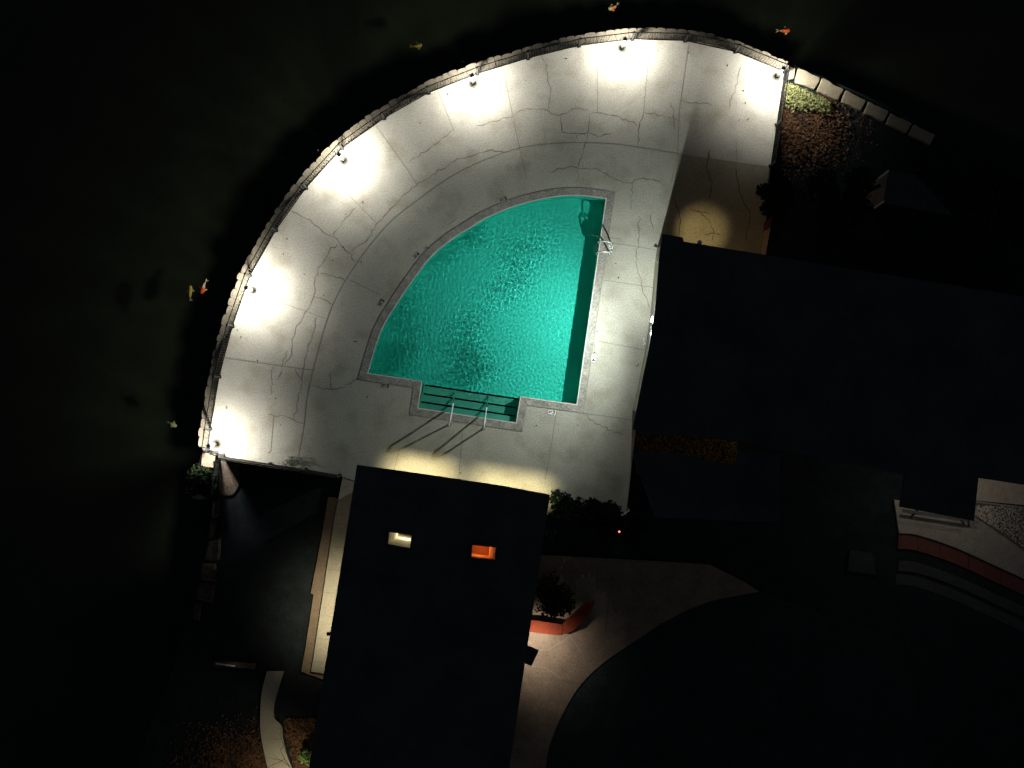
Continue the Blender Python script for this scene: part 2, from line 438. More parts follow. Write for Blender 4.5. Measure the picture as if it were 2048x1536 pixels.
# ------------------------------------------------------------------ flood lamp and lamps
def caustic(o):
    if MNEE: o.data.cycles.is_caustics_light = True
    return o
FL = W(1301, 655, 3.5)
fl = thing('floodlight', FL, 'small black floodlight on the roof edge shining white light across the pool', 'floodlight')
t = MB(); t.box((FL.x + .10, FL.y), .18, .20, 3.56, 3.70, R(-8)); t.build('housing', BLACKM, fl)
t = MB(); t.bar((FL.x + .1, FL.y, 3.62), (FL.x + .5, FL.y + .02, 3.62), .06); t.build('bracket', BLACKM, fl)
for s_ in (-1, 1):
    t = MB(); c0 = Vector((FL.x + .03, FL.y + s_ * .2, 3.6)); c1 = Vector((FL.x + .06 + .02 * s_, FL.y + s_ * .42, 3.6))
    t.tube([c0, c0.lerp(c1, .5), c1], [.05, .045, .02], 10); t.build('lamp_head', BULB, fl)
FLH = ((W(1190, 380, 0), 1000, 74, 1.0, .17), (W(960, 725, 0), 2050, 61, 1.0, -.17))
for tg, en, ha, bl_, dy in FLH:
    caustic(light('flood_beam', 'SPOT', FL + Vector((-.24, dy * .3, 0)), en, (.91, 1.0, .92), fl, .04, target=tg, spot_size=R(2 * ha), spot_blend=bl_))

caustic(light('flood_spill', 'POINT', FL + Vector((-.26, 0, -.02)), 230, (.91, 1.0, .92), fl, .05))

LAMPS = [((433, 888), 'white topped bollard lamp beside the fence corner by the shrub and wooden steps'),
         ((506.5, 580.5), 'white topped bollard lamp on the deck edge nearest the pair of koi'),
         ((687.5, 321), 'white topped bollard lamp on the upper left bend of the fence'),
         ((946, 167), 'white topped bollard lamp on the deck edge above the pale square tile by the pool'),
         ((1244, 96), 'white topped bollard lamp at the topmost point of the deck'),
         ((1553, 153), 'white topped bollard lamp in the fence corner beside the large limestone blocks')]
for (px, lab) in LAMPS:
    c = W(*px); L = thing('bollard_lamp', c, lab, 'lamp', 'bollard lamps along the deck fence')
    t = MB(); t.lathe(c, [(.0, .012), (.07, .012), (.07, .03), (.045, .05), (.045, .2)]); t.build('base', BLACKM, L)
    t = MB(); t.lathe(c, [(.045, .2), (.05, .22), (.05, .38), (.045, .40)]); t.build('body', TANP, L)
    t = MB(); t.lathe(c, [(.045, .40), (.085, .42), (.088, .68), (.07, .74), (.02, .76), (.0, .76)]); t.build('shade', WHITEP, L)
    t = MB(); t.tube([(c.x, c.y, .76), (c.x, c.y, 1.46)], .012, 8); t.build('stem', GREYM, L)
    out = c.xy.normalized()
    t = MB(); t.box((c.x, c.y), .15, .15, 1.47, 1.51, math.atan2(out.y, out.x) + .3); t.build('cap', GREYM, L)
    t = MB(); t.lathe(c, [(.05, 1.46), (.05, 1.22), (.03, 1.20), (0, 1.20)]); t.f = [f[::-1] for f in t.f]; t.build('lens', BULB, L)
    lp = light('bulb', 'SPOT', (c.x, c.y, 1.155), 690, (1, .965, .88), L, .10, spot_size=R(159.2), spot_blend=.27)

# ------------------------------------------------------------------ fence round the deck
FH = 1.17
def fence(name, pts, label, pitch=.105, posts=True, z=0.0, solid=False):
    o = thing(name, (pts[0].x, pts[0].y, z), label, 'fence')
    for p_ in pts:
        t = MB(); t.box(p_, .075, .075, z, z + FH + .05, .2); t.box(p_, .14, .14, z, z + .02, .2); t.build('post', BLACKM, o)
    for a, b_ in zip(pts, pts[1:]):
        a3 = Vector((a.x, a.y, z)); b3 = Vector((b_.x, b_.y, z)); up = Vector((0, 0, 1))
        t = MB(); t.bar(a3 + up * FH, b3 + up * FH, .035, .04); t.build('top_rail', BLACKM, o); t = MB(); t.bar(a3 + up * .1, b3 + up * .1, .035, .03); t.build('bottom_rail', BLACKM, o)
        L_ = (b_ - a).length; k = max(2, int(L_ / pitch)); t = MB(); ang = math.atan2(b_.y - a.y, b_.x - a.x)
        for i in range(1, k):
            q = a.lerp(b_, i / k); t.box(q, .015, .018, z + .1, z + FH, ang)
        t.build('picket_panel', BLACKM, o)
        if solid:
            nr = Vector((-(b_ - a).y, (b_ - a).x)).normalized() * -.03
            t = MB(); t.bar(Vector((*(a + nr), z + .66)), Vector((*(b_ + nr), z + .66)), .012, 1.36); t.build('screen_panel', BLACKM, o)
    return o
fence('deck_fence', FB, 'long curved black picket fence following the round outer edge of the pool deck')
fence('deck_fence', P2([(1568, 144), (1553, 250), (1541, 332)]), 'straight black picket fence down the right side of the deck beside the dry leaves')
fence('deck_fence', P2([(417, 898), (434, 905), (447, 910)]), 'short black picket fence closing the lower left deck corner at the lamp')
fence('deck_fence', P2([(447, 913), (540, 928), (612, 939), (680, 951)]), 'straight black screened fence along the lower left edge of the deck above the dark garden', solid=True)
# long rail return below the corner
fence('deck_fence', P2([(438, 922), (430, 985)]), 'short fence beside the wooden steps running down from the lamp corner', z=-.28)

# ------------------------------------------------------------------ stone ledge (retaining wall) outside the fence
arcpts = smooth_poly([FB[0]] + [p + p.normalized() * .0 for p in FB[1:]], 10)
lens = [0]
for a, b_ in zip(arcpts, arcpts[1:]): lens.append(lens[-1] + (b_ - a).length)
def at(s_):
    s_ = max(0, min(s_, lens[-1] - 1e-4))
    import bisect
    i = bisect.bisect_right(lens, s_) - 1
    f = (s_ - lens[i]) / (lens[i+1] - lens[i]); dd = (arcpts[i+1] - arcpts[i]).normalized()
    return arcpts[i].lerp(arcpts[i+1], f), Vector((-dd.y, dd.x))
t = MB(); s_ = 0.0
sgn = 1 if at(5)[1].dot(at(5)[0]) > 0 else -1
while s_ < lens[-1] + .0:
    ln = random.uniform(.24, .48); wd = random.uniform(.42, .49)
    a, na = at(s_ + .006); b_, nb = at(s_ + ln - .006); mm, nm = at(s_ + ln / 2)
    na, nb, nm = na * sgn, nb * sgn, nm * sgn
    zt = -.10 + random.uniform(-.02, .02); r = .04
    poly = [a - na * .05, a + na * (wd - r), a.lerp(b_, .1) + na * wd, mm + nm * (wd + .02), a.lerp(b_, .9) + nb * wd, b_ + nb * (wd - r), b_ - nb * .05]
    t.prism(poly, -3.7, zt); s_ += ln
tag(t.build('stone_retaining_wall', LEDGE, loc=(FB[5].x, FB[5].y, -2.5)), 'curved pale limestone retaining wall outside the deck fence above the pond', 'wall')
# large blocks on the right shore
BL = [((1578, 128), (1592, 135), (1588, 158), (1577, 160)), ((1597, 133), (1643, 155), (1631, 180), (1589, 165)), ((1645, 154), (1690, 177), (1676, 202), (1633, 182)),
      ((1692, 177), (1735, 200), (1723, 222), (1682, 203)), ((1737, 200), (1780, 222), (1768, 243), (1727, 226)), ((1782, 224), (1826, 246), (1814, 266), (1772, 246)),
      ((1828, 247), (1872, 268), (1861, 290), (1818, 268))]
BLL = ['small pale limestone block wedged against the fence corner post', 'brightest large limestone block on the shore with rusty specks', 'large limestone block between the brightest block and the dimmer pitted one',
       'dim pitted limestone block with large dark holes, fourth along from the fence corner', 'very dim limestone block past the pitted block', 'barely lit limestone block second from the far right end of the row', 'limestone block at the far right end of the row, almost black']
for k, q in enumerate(BL):
    pts = P2(q, -.05); c = sum(pts, Vector((0, 0))) / 4
    poly = []
    for i in range(4):
        a, b_ = pts[i], pts[(i+1) % 4]
        for f in (.06, .3, .55, .8, .94):
            poly.append(a.lerp(b_, f) + (c - a.lerp(b_, f)).normalized() * random.uniform(0, .035 if i else .07))
    t = MB(); t.prism(poly, -2.6, -.10); inner = [p_.lerp(c, .07) for p_ in poly]
    t = MB()
    n4 = len(poly); t.prism(poly, -2.6, -.13, top=False)
    for i in range(n4):
        j = (i+1) % n4
        t.add([(*poly[i], -.13), (*poly[j], -.13), (*inner[j], -.08), (*inner[i], -.08)], [(3, 2, 1, 0)])
    t.prism(inner, 0, -.08, side=False)
    tag(t.build('limestone_block', BLOCK, loc=(c.x, c.y, -1.5)), BLL[k], 'stone block', 'large limestone blocks along the right shore')

# ------------------------------------------------------------------ hand rails and ladder
for q, lab in ((((899, 849), (901, 838), (910, 784)), 'steel handrail over the pool steps, the one farther from the floodlight'),
               (((967.5, 857), (969, 846.5), (976.5, 792)), 'steel handrail over the pool steps, the one nearer the floodlight')):
    b0, top, end = W(*q[0]), W(*q[1], .88), W(*q[2], -.12 - PD + .33)
    h = thing('handrail', b0, lab, 'handrail', 'handrails over the pool steps')
    pts = smooth_poly([b0, b0 + Vector((0, 0, .4)), b0 + Vector((0, .0, .78)), top, top.lerp(end, .12), top.lerp(end, .5), end], 5)
    t = MB(); t.tube(pts, .031, 10); t.build('rail', STEEL, h)
    t = MB(); t.lathe(b0, [(.0, .03), (.06, .03), (.065, .004)], 16); t.f = [f[::-1] for f in t.f]; t.build('flange', BLACKM, h)
la = thing('pool_ladder', W(1221, 498), 'steel pool ladder with white tread on the right edge of the pool', 'ladder')
for (fx, fy), (ex, ey) in (((1223, 489), (1196.5, 485)), ((1219.5, 508.5), (1194, 506))):
    f0 = W(fx, fy); e0 = W(ex, ey)
    f1 = W(fx - 3, fy - 1)
    pts = smooth_poly([f0, f1 + Vector((0, 0, .45)), f1.lerp(e0, .25) + Vector((0, 0, .70)), f1.lerp(e0, .7) + Vector((0, 0, .70)), e0 + Vector((.0, 0, .35)), e0 + Vector((0, 0, -.1)), e0 + Vector((0, 0, -1.0))], 5)
    t = MB(); t.tube(pts, .027, 10); t.build('rail', STEEL, la)
    t = MB(); t.lathe(f0, [(.0, .03), (.055, .03), (.06, .004)], 16); t.f = [f[::-1] for f in t.f]; t.build('flange', GREYM, la)
for k in range(3):
    a = W(1193.5, 486.5).xy; b_ = W(1191.5, 504.5).xy; z0 = -.16 - k * .28
    t = MB(); t.bar((a.x, a.y, z0), (b_.x, b_.y, z0), .11, .03); t.build('tread', WHITEP, la)

# ------------------------------------------------------------------ depth tiles, skimmer lids
def text_mesh(body, size):
    c = bpy.data.curves.new('t', 'FONT'); c.body = body; c.size = size; c.align_x = 'CENTER'; c.align_y = 'CENTER'; c.extrude = .001; c.offset = size * .035
    o = bpy.data.objects.new('t', c); COL.objects.link(o); dg = bpy.context.evaluated_depsgraph_get()
    me = bpy.data.meshes.new_from_object(o.evaluated_get(dg)); bpy.data.objects.remove(o); return me
INK = mat('tile_ink', (.015, .015, .015), .6)
TILEW = mat('depth_tile', (.80, .80, .76), .5, .4, var=.1, vscale=12)
TILEO = mat('old_depth_tile', (.34, .33, .30), .7, .3, var=.3, vscale=12)
tm = {k: text_mesh(k, .20) for k in ('3', '4', '5')}; tmf = text_mesh('FT', .11)
for m_ in list(tm.values()) + [tmf]: m_.materials.append(INK)
for px, num, ang, lab, mm in (((1104, 825), '3', -8, 'white depth tile reading 3 below the right part of the pool edge', TILEW), ((1187, 716), '4', -98, 'white depth tile reading 4 on the right side below the round lid', TILEW),
                      ((1221, 497), '5', -98, 'white depth tile reading 5 between the feet of the pool ladder', TILEW), ((1008, 399), '5', 17, 'worn depth tile at the top left of the pool curve', TILEO),
                      ((834, 511), '4', 45, 'worn depth tile halfway along the pool curve', TILEO), ((764, 605), '3', 62, 'worn depth tile low on the left side of the pool curve', TILEO),
                      ((772, 771.5), '3', -8, 'worn depth tile below the left corner of the pool', TILEO)):
    c = W(*px); o = thing('depth_tile', c, lab, 'depth marker', 'depth marker tiles around the pool')
    t = MB(); t.box(c, .30, .17, .0, .014, R(ang)); t.build('tile', mm, o)
    for me_, off, nm in ((tm[num], .075, 'numeral'), (tmf, -.065, 'lettering')):
        q = bpy.data.objects.new(nm, me_); COL.objects.link(q); q.parent = o
        q.location = (cos(R(ang)) * off, sin(R(ang)) * off, .0165); q.rotation_euler = (0, 0, R(ang))
c = W(1193.5, 691); t = MB(); t.lathe(c, [(.10, .0), (.10, .014), (.02, .018), (.0, .018)], 24)
sk = tag(t.build('skimmer_lid', WHITEP, loc=c), 'round white skimmer lid with a dark centre on the right side of the pool', 'lid')
t = MB(); t.lathe(c, [(.014, .018), (.014, .024), (0, .024)], 10); t.build('lid_knob', INK, sk)
c = W(910, 448.5); t = MB(); t.box(c, .26, .24, 0, .012, R(35))
tag(t.build('skimmer_lid', mat('pale_lid', (.40, .39, .34), .8, var=.15, vscale=8), loc=c), 'pale square lid set in the deck near the upper left pool curve', 'lid')
# small white scrap by the wall
c = W(1288, 682, .02); t = MB(); t.tube([W(1286.5, 675, .02), W(1288.5, 678, .03), W(1287, 682, .02), W(1289, 686, .02), W(1286.5, 690, .02)], .02, 6); t.tube([W(1287, 684, .02), W(1292, 689, .02)], .014, 6)
tag(t.build('crumpled_cloth', WHITEP, loc=c), 'small crumpled white scrap on the deck under the floodlight', 'scrap')

# fallen leaves and twigs on the deck
t = MB()
for x_, y_ in [(1132, 116), (1316, 101), (1378, 104), (1454, 131), (1488, 180), (1491, 206), (1478, 240), (1496, 239), (1533, 310), (1152, 272), (726, 403), (692, 428), (574, 479), (609, 548), (666, 521), (646, 591), (567, 508),
               (475, 661), (483, 673), (492, 676), (514, 720), (538, 904), (549, 808), (453, 815), (455, 817), (840, 245), (895, 189), (1052, 160), (1157, 850), (1188, 705), (1231, 527), (1274, 731), (1110, 780), (818, 478), (855, 496),
               (711, 684), (722, 523), (687, 494), (1195, 662), (1276, 730), (1072, 850), (920, 945), (735, 793), (960, 412), (1030, 860), (1003, 402), (552, 797), (1237, 555), (1284, 812), (635, 300), (1320, 392), (560, 850)]:
    for k in range(random.choice((1, 1, 2))):
        q = W(x_ + random.uniform(-1.5, 1.5), y_ + random.uniform(-1.5, 1.5), .02); t.leaf(q, .085, .25, .5)
for k in range(240):
    x_, y_ = random.uniform(430, 1530), random.uniform(80, 960); t.leaf(W(x_, y_, .015), .025, .2, .6)
tag(t.build('fallen_leaves', mat('leaf_bits', (.05, .035, .025), .9)), 'scattered dark leaf scraps lying on the concrete deck', 'leaves', kind='stuff')
# debris heap / dry plant by lower left fence
t = MB(); c = W(588, 922)
for k in range(60):
    a = random.uniform(0, 2*pi); r = random.uniform(.02, .3) ; q = Vector((c.x + cos(a)*r*1.3, c.y + sin(a)*r*.7, random.uniform(.02, .2))); t.leaf(q, .2, .7, .25)
tag(t.build('dry_plant', mat('dry_stalks', (.20, .19, .14), .9), loc=c), 'small heap of dry stalks against the lower left deck fence', 'plant')
t = MB()
for k in range(40): t.leaf(W(random.uniform(558, 582), 926 + random.uniform(-2, 7), random.uniform(.02, .12)), .14, .5, .4)
tag(t.build('rag_heap', mat('pale_rag', (.32, .32, .29), .9), loc=W(570, 930)), 'pale rag lying over the rail beside the dry stalks', 'rag')

# ------------------------------------------------------------------ koi
KO = mat('koi_orange', (.62, .085, .012), .6, .2); KW = mat('koi_white', (.48, .38, .26), .6, .2); KY = mat('koi_yellow', (.34, .22, .06), .6, .2); KD = mat('koi_dull', (.22, .16, .05), .5); KP = mat('koi_pale', (.28, .27, .15), .5)
def koi(path, mats, pattern, lab, wd=.085, z=-.95):
    pts = [W(x_, y_, z) for x_, y_ in path]; pl = smooth_poly(pts, 6); n_ = len(pl); t = MB()
    prof = lambda u: wd * (sin(pi * min(1, (u + .04) * .96) ** .62) ** .8 * .98 + .02) if u < 1 else .01
    rings = []; K = 10
    for i, p_ in enumerate(pl):
        u = i / (n_ - 1); dd = (pl[min(i+1, n_-1)] - pl[max(i-1, 0)]).normalized(); sd = Vector((-dd.y, dd.x, 0)); r = max(.012, prof(u * .93))
        rings.append([p_ + sd * cos(2*pi*k/K) * r + Vector((0, 0, 1)) * sin(2*pi*k/K) * r * 1.05 for k in range(K)])
    for i in range(n_ - 1):
        t.cur = pattern[min(len(pattern) - 1, int(i / (n_ - 1) * len(pattern)))]
        t.add(rings[i] + rings[i+1], [(k, (k+1) % K, K + (k+1) % K, K + k) for k in range(K)], True)
    t.add(rings[0], [tuple(range(K))[::-1]]); t.add(rings[-1], [tuple(range(K))])
    e = pl[-1]; dd = (pl[-1] - pl[-4]).normalized(); sd = Vector((-dd.y, dd.x, 0)); up = Vector((0, 0, 1))
    t.cur = pattern[-1]
    tl = wd * 1.9
    for s_ in (-1, 1): t.add([e - dd*.02 + up*.012*s_, e + dd*tl + sd*wd*.75 + up*.07*s_, e + dd*tl*.62 + sd*.2*wd, e - dd*.02 - up*.012*s_], [(0, 1, 2, 3)]); t.add([e, e + dd*tl - sd*wd*.45 + up*.06*s_, e + dd*tl*.6, e - up*.01], [(0, 1, 2, 3)])
    i = int(n_ * .3); p_ = pl[i]; dd = (pl[i+1] - pl[i-1]).normalized(); sd = Vector((-dd.y, dd.x, 0))
    for s_ in (-1, 1): t.add([p_ + sd*s_*wd*.8 - dd*.02, p_ + sd*s_*wd*1.9 + dd*.07, p_ + sd*s_*wd*1.5 + dd*.12, p_ + sd*s_*wd*.75 + dd*.05], [(0, 1, 2, 3)])
    i = int(n_ * .45); t.add([pl[i] + up*wd*.95, pl[i+1] + up*wd*1.6, pl[min(n_-1, i+6)] + up*wd*1.0, pl[i+2] + up*wd*.6], [(0, 1, 2, 3)])
    tag(t.build('koi', mats, loc=pts[0]), lab, 'fish', 'koi swimming in the dark pond')
koi([(1217, 18), (1223, 16), (1229, 14), (1232.5, 11)], [KW, KO], [0, 0, 1, 1, 0, 0], 'white koi with a red back patch swimming at the top edge of the photo')
koi([(1579.5, 60), (1573, 61), (1566, 61), (1560, 61)], [KO, KW], [0, 0, 0, 0, 1], 'solid orange red koi swimming above the fence corner lamp', .095)
koi([(844, 89), (838, 91), (832, 92), (827, 92)], [KD], [0], 'dull brown koi barely visible deep in the pond', .09, -1.5)
koi([(380.5, 571), (381, 580), (380, 589), (380.5, 595)], [KY, KP], [0, 0, 0, 1], 'slim yellow koi, left one of the pair beside the second lamp')
koi([(402.5, 587), (406, 579), (407, 571), (411, 565)], [KO, KW], [0, 0, 0, 1, 1, 1], 'orange headed koi with a white tail, right one of the pair', .09)
koi([(353, 853), (348, 850), (343, 847.5), (340, 846)], [KP], [0], 'pale yellow koi swimming left of the lowest bollard lamp', .075)

# ------------------------------------------------------------------ buildings
def roof_slab(parent, px, z, holes=(), over=.25, m=ROOF, name='roof'):
    poly = P2(px, z); t = MB(); t.prism(poly, z - .22, z, bottom=True, holes=holes); r = t.build(name, m, parent)
    return poly, r
def walls(parent, poly, inset, z0, z1):
    t = MB(); t.prism(offset(poly, -inset), z0, z1, top=False); return t.build('wall', WALLM, parent)
def seams(parent, a, b_, c, d_, n_, z):
    t = MB()
    for i in range(1, n_):
        f = i / n_; p0 = a.lerp(b_, f); p1 = d_.lerp(c, f); t.bar((p0.x, p0.y, z + .02), (p1.x, p1.y, z + .02), .03, .04)
    t.build('roof_seams', ROOF, parent)
# --- bath house at the bottom
Z1 = 3.4
r1 = [(714, 930), (800, 942), (905, 957), (1010, 973), (1100, 990), (1044, 1366), (1008, 1610), (606, 1610)]
B1 = thing('bath_house', W(860, 1230), 'long dark roofed bath house below the pool with two lit skylights', 'building')
SK = [([(779, 1064), (823, 1070), (820, 1095.5), (776, 1088)], 0), ([(945, 1090), (992, 1094.5), (989, 1119.5), (943, 1115)], 1)]
holes = [P2(q, Z1) for q, _ in SK]
poly1, _ = roof_slab(B1, r1, Z1, holes)
w1 = offset(poly1, -.60)
t = MB(); t.prism(w1, -.3, Z1 - .22, top=False); t.build('wall', WALLM, B1)
SKF = mat('skylight_frame', (.03, .03, .03), .6); INW = mat('interior_white', (.70, .66, .55), .8, var=.08, vscale=5); INF = mat('interior_tan_floor', (.16, .12, .045), .8, var=.3, vscale=6); INO = mat('interior_orange', (.42, .16, .05), .8, var=.2, vscale=6)
for k, (q, _) in enumerate(SK):
    h = holes[k]; skl = thing('x', W(sum(p_[0] for p_ in q)/4, sum(p_[1] for p_ in q)/4, Z1), '', '')
    bpy.data.objects.remove(skl)
    t = MB(); t.prism(offset(h, .07), Z1 - .01, Z1 + .05, holes=[h]); fr_ = t.build('skylight', SKF, B1)
    fr_['label'] = ('pale lit skylight showing a white walled room', 'orange lit skylight showing a warm room')[k]
    c = sum(h, Vector((0, 0))) / 4
    # light well, splayed, down to the room
    if k == 0: low = [p_ + Vector((.20, .09)) for p_ in h]; zf = Z1 - 2.6
    else: low = [p_ + Vector((-.02, -.0)) for p_ in h]; low[1] = low[1] + Vector((-.22, 0)); low[2] = low[2] + Vector((-.22, 0)); zf = Z1 - 1.4
    # shaft walls
    t = MB(); n_ = 4
    for i in range(4):
        a, b_ = h[i], h[(i+1) % 4]; a2, b2 = low[i], low[(i+1) % 4]
        t.add([(*a, Z1 - .02), (*b_, Z1 - .02), (*b2, Z1 - .9), (*a2, Z1 - .9)], [(0, 1, 2, 3)])
        t.add([(*a2, Z1 - .9), (*b2, Z1 - .9), (*b2, zf), (*a2, zf)], [(0, 1, 2, 3)])
    t.build('light_well', (INW, INO)[k] if k == 0 else mat('interior_peach', (.75, .36, .14), .8), fr_)
    t = MB(); t.prism(offset(low, .02), 0, zf, side=False); t.build('room_floor', (INF, INO)[k], fr_)
    if k == 0:
        a, b_, c_, d_ = low
        def bl(u, v): return a.lerp(b_, u).lerp(d_.lerp(c_, u), v)
        t = MB()
        for u0, u1, v0, v1, hh in ((.38, .50, .02, .72, .5), (.62, .76, .05, .7, .4), (.86, .98, .02, .35, .5)):
            t.prism([bl(u0, v0), bl(u0, v1), bl(u1, v1), bl(u1, v0)], zf, zf + hh)
        t.build('partition', WHITEW, fr_)
        light('room_lamp', 'POINT', (c.x + .14, c.y + .02, Z1 - 1.5), 9, (1, .93, .66), B1, .05)
    else:
        light('room_lamp', 'POINT', (c.x - .14, c.y + .05, Z1 - .85), 3.2, (1, .62, .28), B1, .05)
# soffit lights of the bath house: two louvred strips over the deck, one along the walkway
ax = (W(1100, 990, Z1).xy - W(714, 930, Z1).xy).normalized(); ay = Vector((-ax.y, ax.x))
edge0 = W(714, 930, Z1).xy
for s0, s1 in ((1.1, 3.45), (4.45, 7.35)):
    a = edge0 + ax * s0; b_ = edge0 + ax * s1; mid = (a + b_) / 2 + ay * -.33
    t = MB(); t.bar((*(a - ay*.33), Z1 - .25), (*(b_ - ay*.33), Z1 - .25), .14, .05); o = t.build('soffit_lamp', WHITEP, B1)
    d_ = bpy.data.lights.new('soffit_glow', 'AREA'); d_.shape = 'RECTANGLE'; d_.size = (s1 - s0); d_.size_y = .05; d_.energy = 24; d_.color = (1, .86, .46); d_.spread = R(34)
    lo = bpy.data.objects.new('soffit_glow', d_); COL.objects.link(lo); lo.parent = B1
    lo.location = Vector((mid.x, mid.y, Z1 - .29)) - Vector(B1['_w'])
    lo.rotation_euler = (R(3), 0, math.atan2(ax.y, ax.x))
# walkway lights on the left side
ld = (W(650, 1344, Z1).xy - W(714, 930, Z1).xy).normalized(); lnrm = Vector((ld.y, -ld.x));
if lnrm.x > 0: lnrm = -lnrm
for s0, en in ((6.1, 260), (3.0, 8)):
    a = edge0 + ld * s0 - lnrm * .28
    light('walkway_lamp', 'SPOT', (a.x, a.y, Z1 - .35), en * 3.2, (1, .85, .58), B1, .06, target=(a.x + lnrm.x * .5, a.y, -.2), spot_size=R(95), spot_blend=1)
# small wall lamps / bits sticking out of the eaves
t = MB(); c = W(658, 1268, 3.1); t.box(c, .16, .12, 2.95, 3.15, .1); t.build('eave_camera', BLACKM, B1)
t = MB(); t.prism(P2([(1050, 1289), (1078, 1301), (1063, 1332), (1046, 1326)], 2.9), 2.82, 2.9, bottom=True); t.build('door_canopy', ROOF, B1)

# --- club house on the right
Z2 = 3.72
r2 = [(1325, 467.5), (1366, 475), (1367.5, 483), (1533, 510), (1700, 537), (2150, 610), (2150, 985), (1957, 956), (1948, 1042), (1801, 1014), (1810, 950), (1477, 884), (1390, 873), (1283, 866.5), (1266, 858), (1283.5, 770), (1297, 701), (1310, 620), (1319, 512)]
B2 = thing('club_house', W(1600, 720), 'large dark roofed club house filling the right side beyond the pool', 'building')
poly2, _ = roof_slab(B2, r2, Z2)
wp2 = P2([(1325, 467.5), (1366, 475), (1367.5, 483), (1533, 510), (1700, 537), (2150, 610), (2150, 930), (1700, 880), (1477, 850), (1390, 845), (1283, 838), (1270, 830), (1283.5, 770), (1297, 701), (1310, 620), (1319, 512)], Z2)
t = MB(); t.prism(offset(wp2, -.2), -.3, Z2 - .22, top=False); t.build('wall', WALLM, B2)
# eave hardware
t = MB(); t.prism(P2([(1307, 493), (1311.5, 486), (1315.5, 491.5), (1313, 496)], 3.3), 3.15, 3.3, bottom=True); t.build('loudspeaker', GREYM, B2)
t = MB(); t.bar(W(1320.5, 497, 3.5), W(1317.5, 517, 3.5), .05); t.build('conduit', WHITEW, B2)
t = MB(); t.box(W(1316, 520, 3.4), .1, .14, 3.3, 3.42, .1); t.build('junction_box', TANP, B2)
t = MB(); t.bar(W(1272.5, 821, 3.5), W(1268.5, 842, 3.5), .045); t.build('conduit', WHITEW, B2)
# warm downlight over the patio and courtyard glow
DL = W(1398, 486, 3.2)
t = MB(); t.lathe((DL.x, DL.y), [(.09, 3.30), (.09, 3.42), (.0, 3.42)], 14); t.build('downlight', WHITEP, B2)
light('downlight_beam', 'SPOT', DL, 260, (1, .76, .38), B2, .05, target=W(1402, 466, 0), spot_size=R(42), spot_blend=.85)
light('downlight_spill', 'SPOT', DL, 14, (1, .72, .40), B2, .03, target=W(1430, 420, 0), spot_size=R(140), spot_blend=.6)
light('patio_lamp', 'POINT', W(1516, 502, 2.3), 9, (1, .55, .25), B2, .05)
cl_ = light('courtyard_lamp', 'POINT', W(1478, 893, 1.9), 6, (1, .58, .22), B2, .05)
light('courtyard_glow', 'POINT', W(1320, 872, 2.2), 3.0, (1, .72, .35), B2, .05)

# courtyard low planting
t = MB()
for k in range(2600):
    x_, y_ = random.uniform(1272, 1476), random.uniform(862, 948); q = W(x_, y_, 0); t.leaf((q.x, q.y, random.uniform(-.24, -.05)), .13, .8, .3)
tag(t.build('ground_cover', mat('brown_grass', (.13, .10, .04), .9, var=.5, vscale=5)), 'brown grass in the narrow courtyard behind the club house roof edge', 'ground cover', kind='stuff')
# roof below the courtyard
B3 = thing('pump_house', W(1400, 1000), 'small dark flat roofed pump house below the narrow courtyard', 'building')
roof_slab(B3, [(1265, 905), (1345, 905), (1400, 918), (1470, 930), (1478, 900), (1560, 912), (1560, 1045), (1310, 1035)], 3.7)
t = MB(); t.prism(offset(P2([(1285, 915), (1540, 950), (1540, 1030), (1320, 1025)], 2.6), -.3), -.3, 3.48, top=False); t.build('wall', WALLM, B3)

# canopy with white fascia, upper right garden
CN = thing('garden_canopy', W(1800, 390), 'dark garden canopy with white edge boards and a dimly lit opening', 'canopy')
zc = 2.8
t = MB(); t.prism(P2([(1779, 341), (1830, 348), (1905, 430), (1768, 406)], zc), zc - .12, zc, bottom=True); t.build('roof', ROOF, CN)
t = MB(); t.bar(W(1720.5, 385, zc), W(1777, 341.5, zc), .07, .14); t.build('edge_board', WHITEW, CN)
t = MB(); t.bar(W(1748, 416.5, zc), W(1767.5, 402.5, zc), .06, .12); t.build('edge_board', WHITEW, CN)
for px in ((1724, 390), (1890, 428), (1822, 352), (1750, 420)):
    c = W(*px); t = MB(); t.box(c, .1, .1, -.28, zc - .14); t.build('post', BLACKM, CN)
t = MB(); t.prism(P2([(1779, 341), (1781, 341), (1772, 403), (1768, 405)], zc), zc - .05, zc + .03, bottom=True); t.build('ridge_board', ROOF, CN)
t = MB(); t.prism(P2([(1733, 381), (1776, 345), (1768, 402), (1750, 414), (1733, 408)], 0), -.3, 0); t.build('floor_slab', mat('brown_slab', (.16, .12, .085), .9, var=.2, vscale=3, fine=.3, fscale=15), CN)
light('canopy_lamp', 'POINT', W(1752, 375, 1.6), 2.2, (1, .8, .55), CN, .05)

# ------------------------------------------------------------------ walkway left of bath house
t = MB(); t.prism(P2([(686, 950), (735, 955), (690, 1355), (622, 1343), (629, 1300), (650, 1160), (668, 1040)]), -.3, -.02); t.cur = 1
for y_ in range(1000, 1340, 46): t.ribbon([W(655 + (1160 - y_)*.155 - 8, y_).xy, W(720 + (1100 - y_)*.15, y_ + 8).xy], .02, -.015)
struct(t.build('path', [PATH, JOINT]))
t = MB(); t.prism(P2([(655, 994), (677, 996), (668, 1041), (650, 1160), (629, 1300), (622, 1343), (650, 1349), (648, 1362), (601, 1345), (610, 1295), (626, 1190), (620, 1188), (640, 1085)]), -.3, -.17)
struct(t.build('lower_border', BROWNBORDER))  # lower strip, darker brown than the path beside it
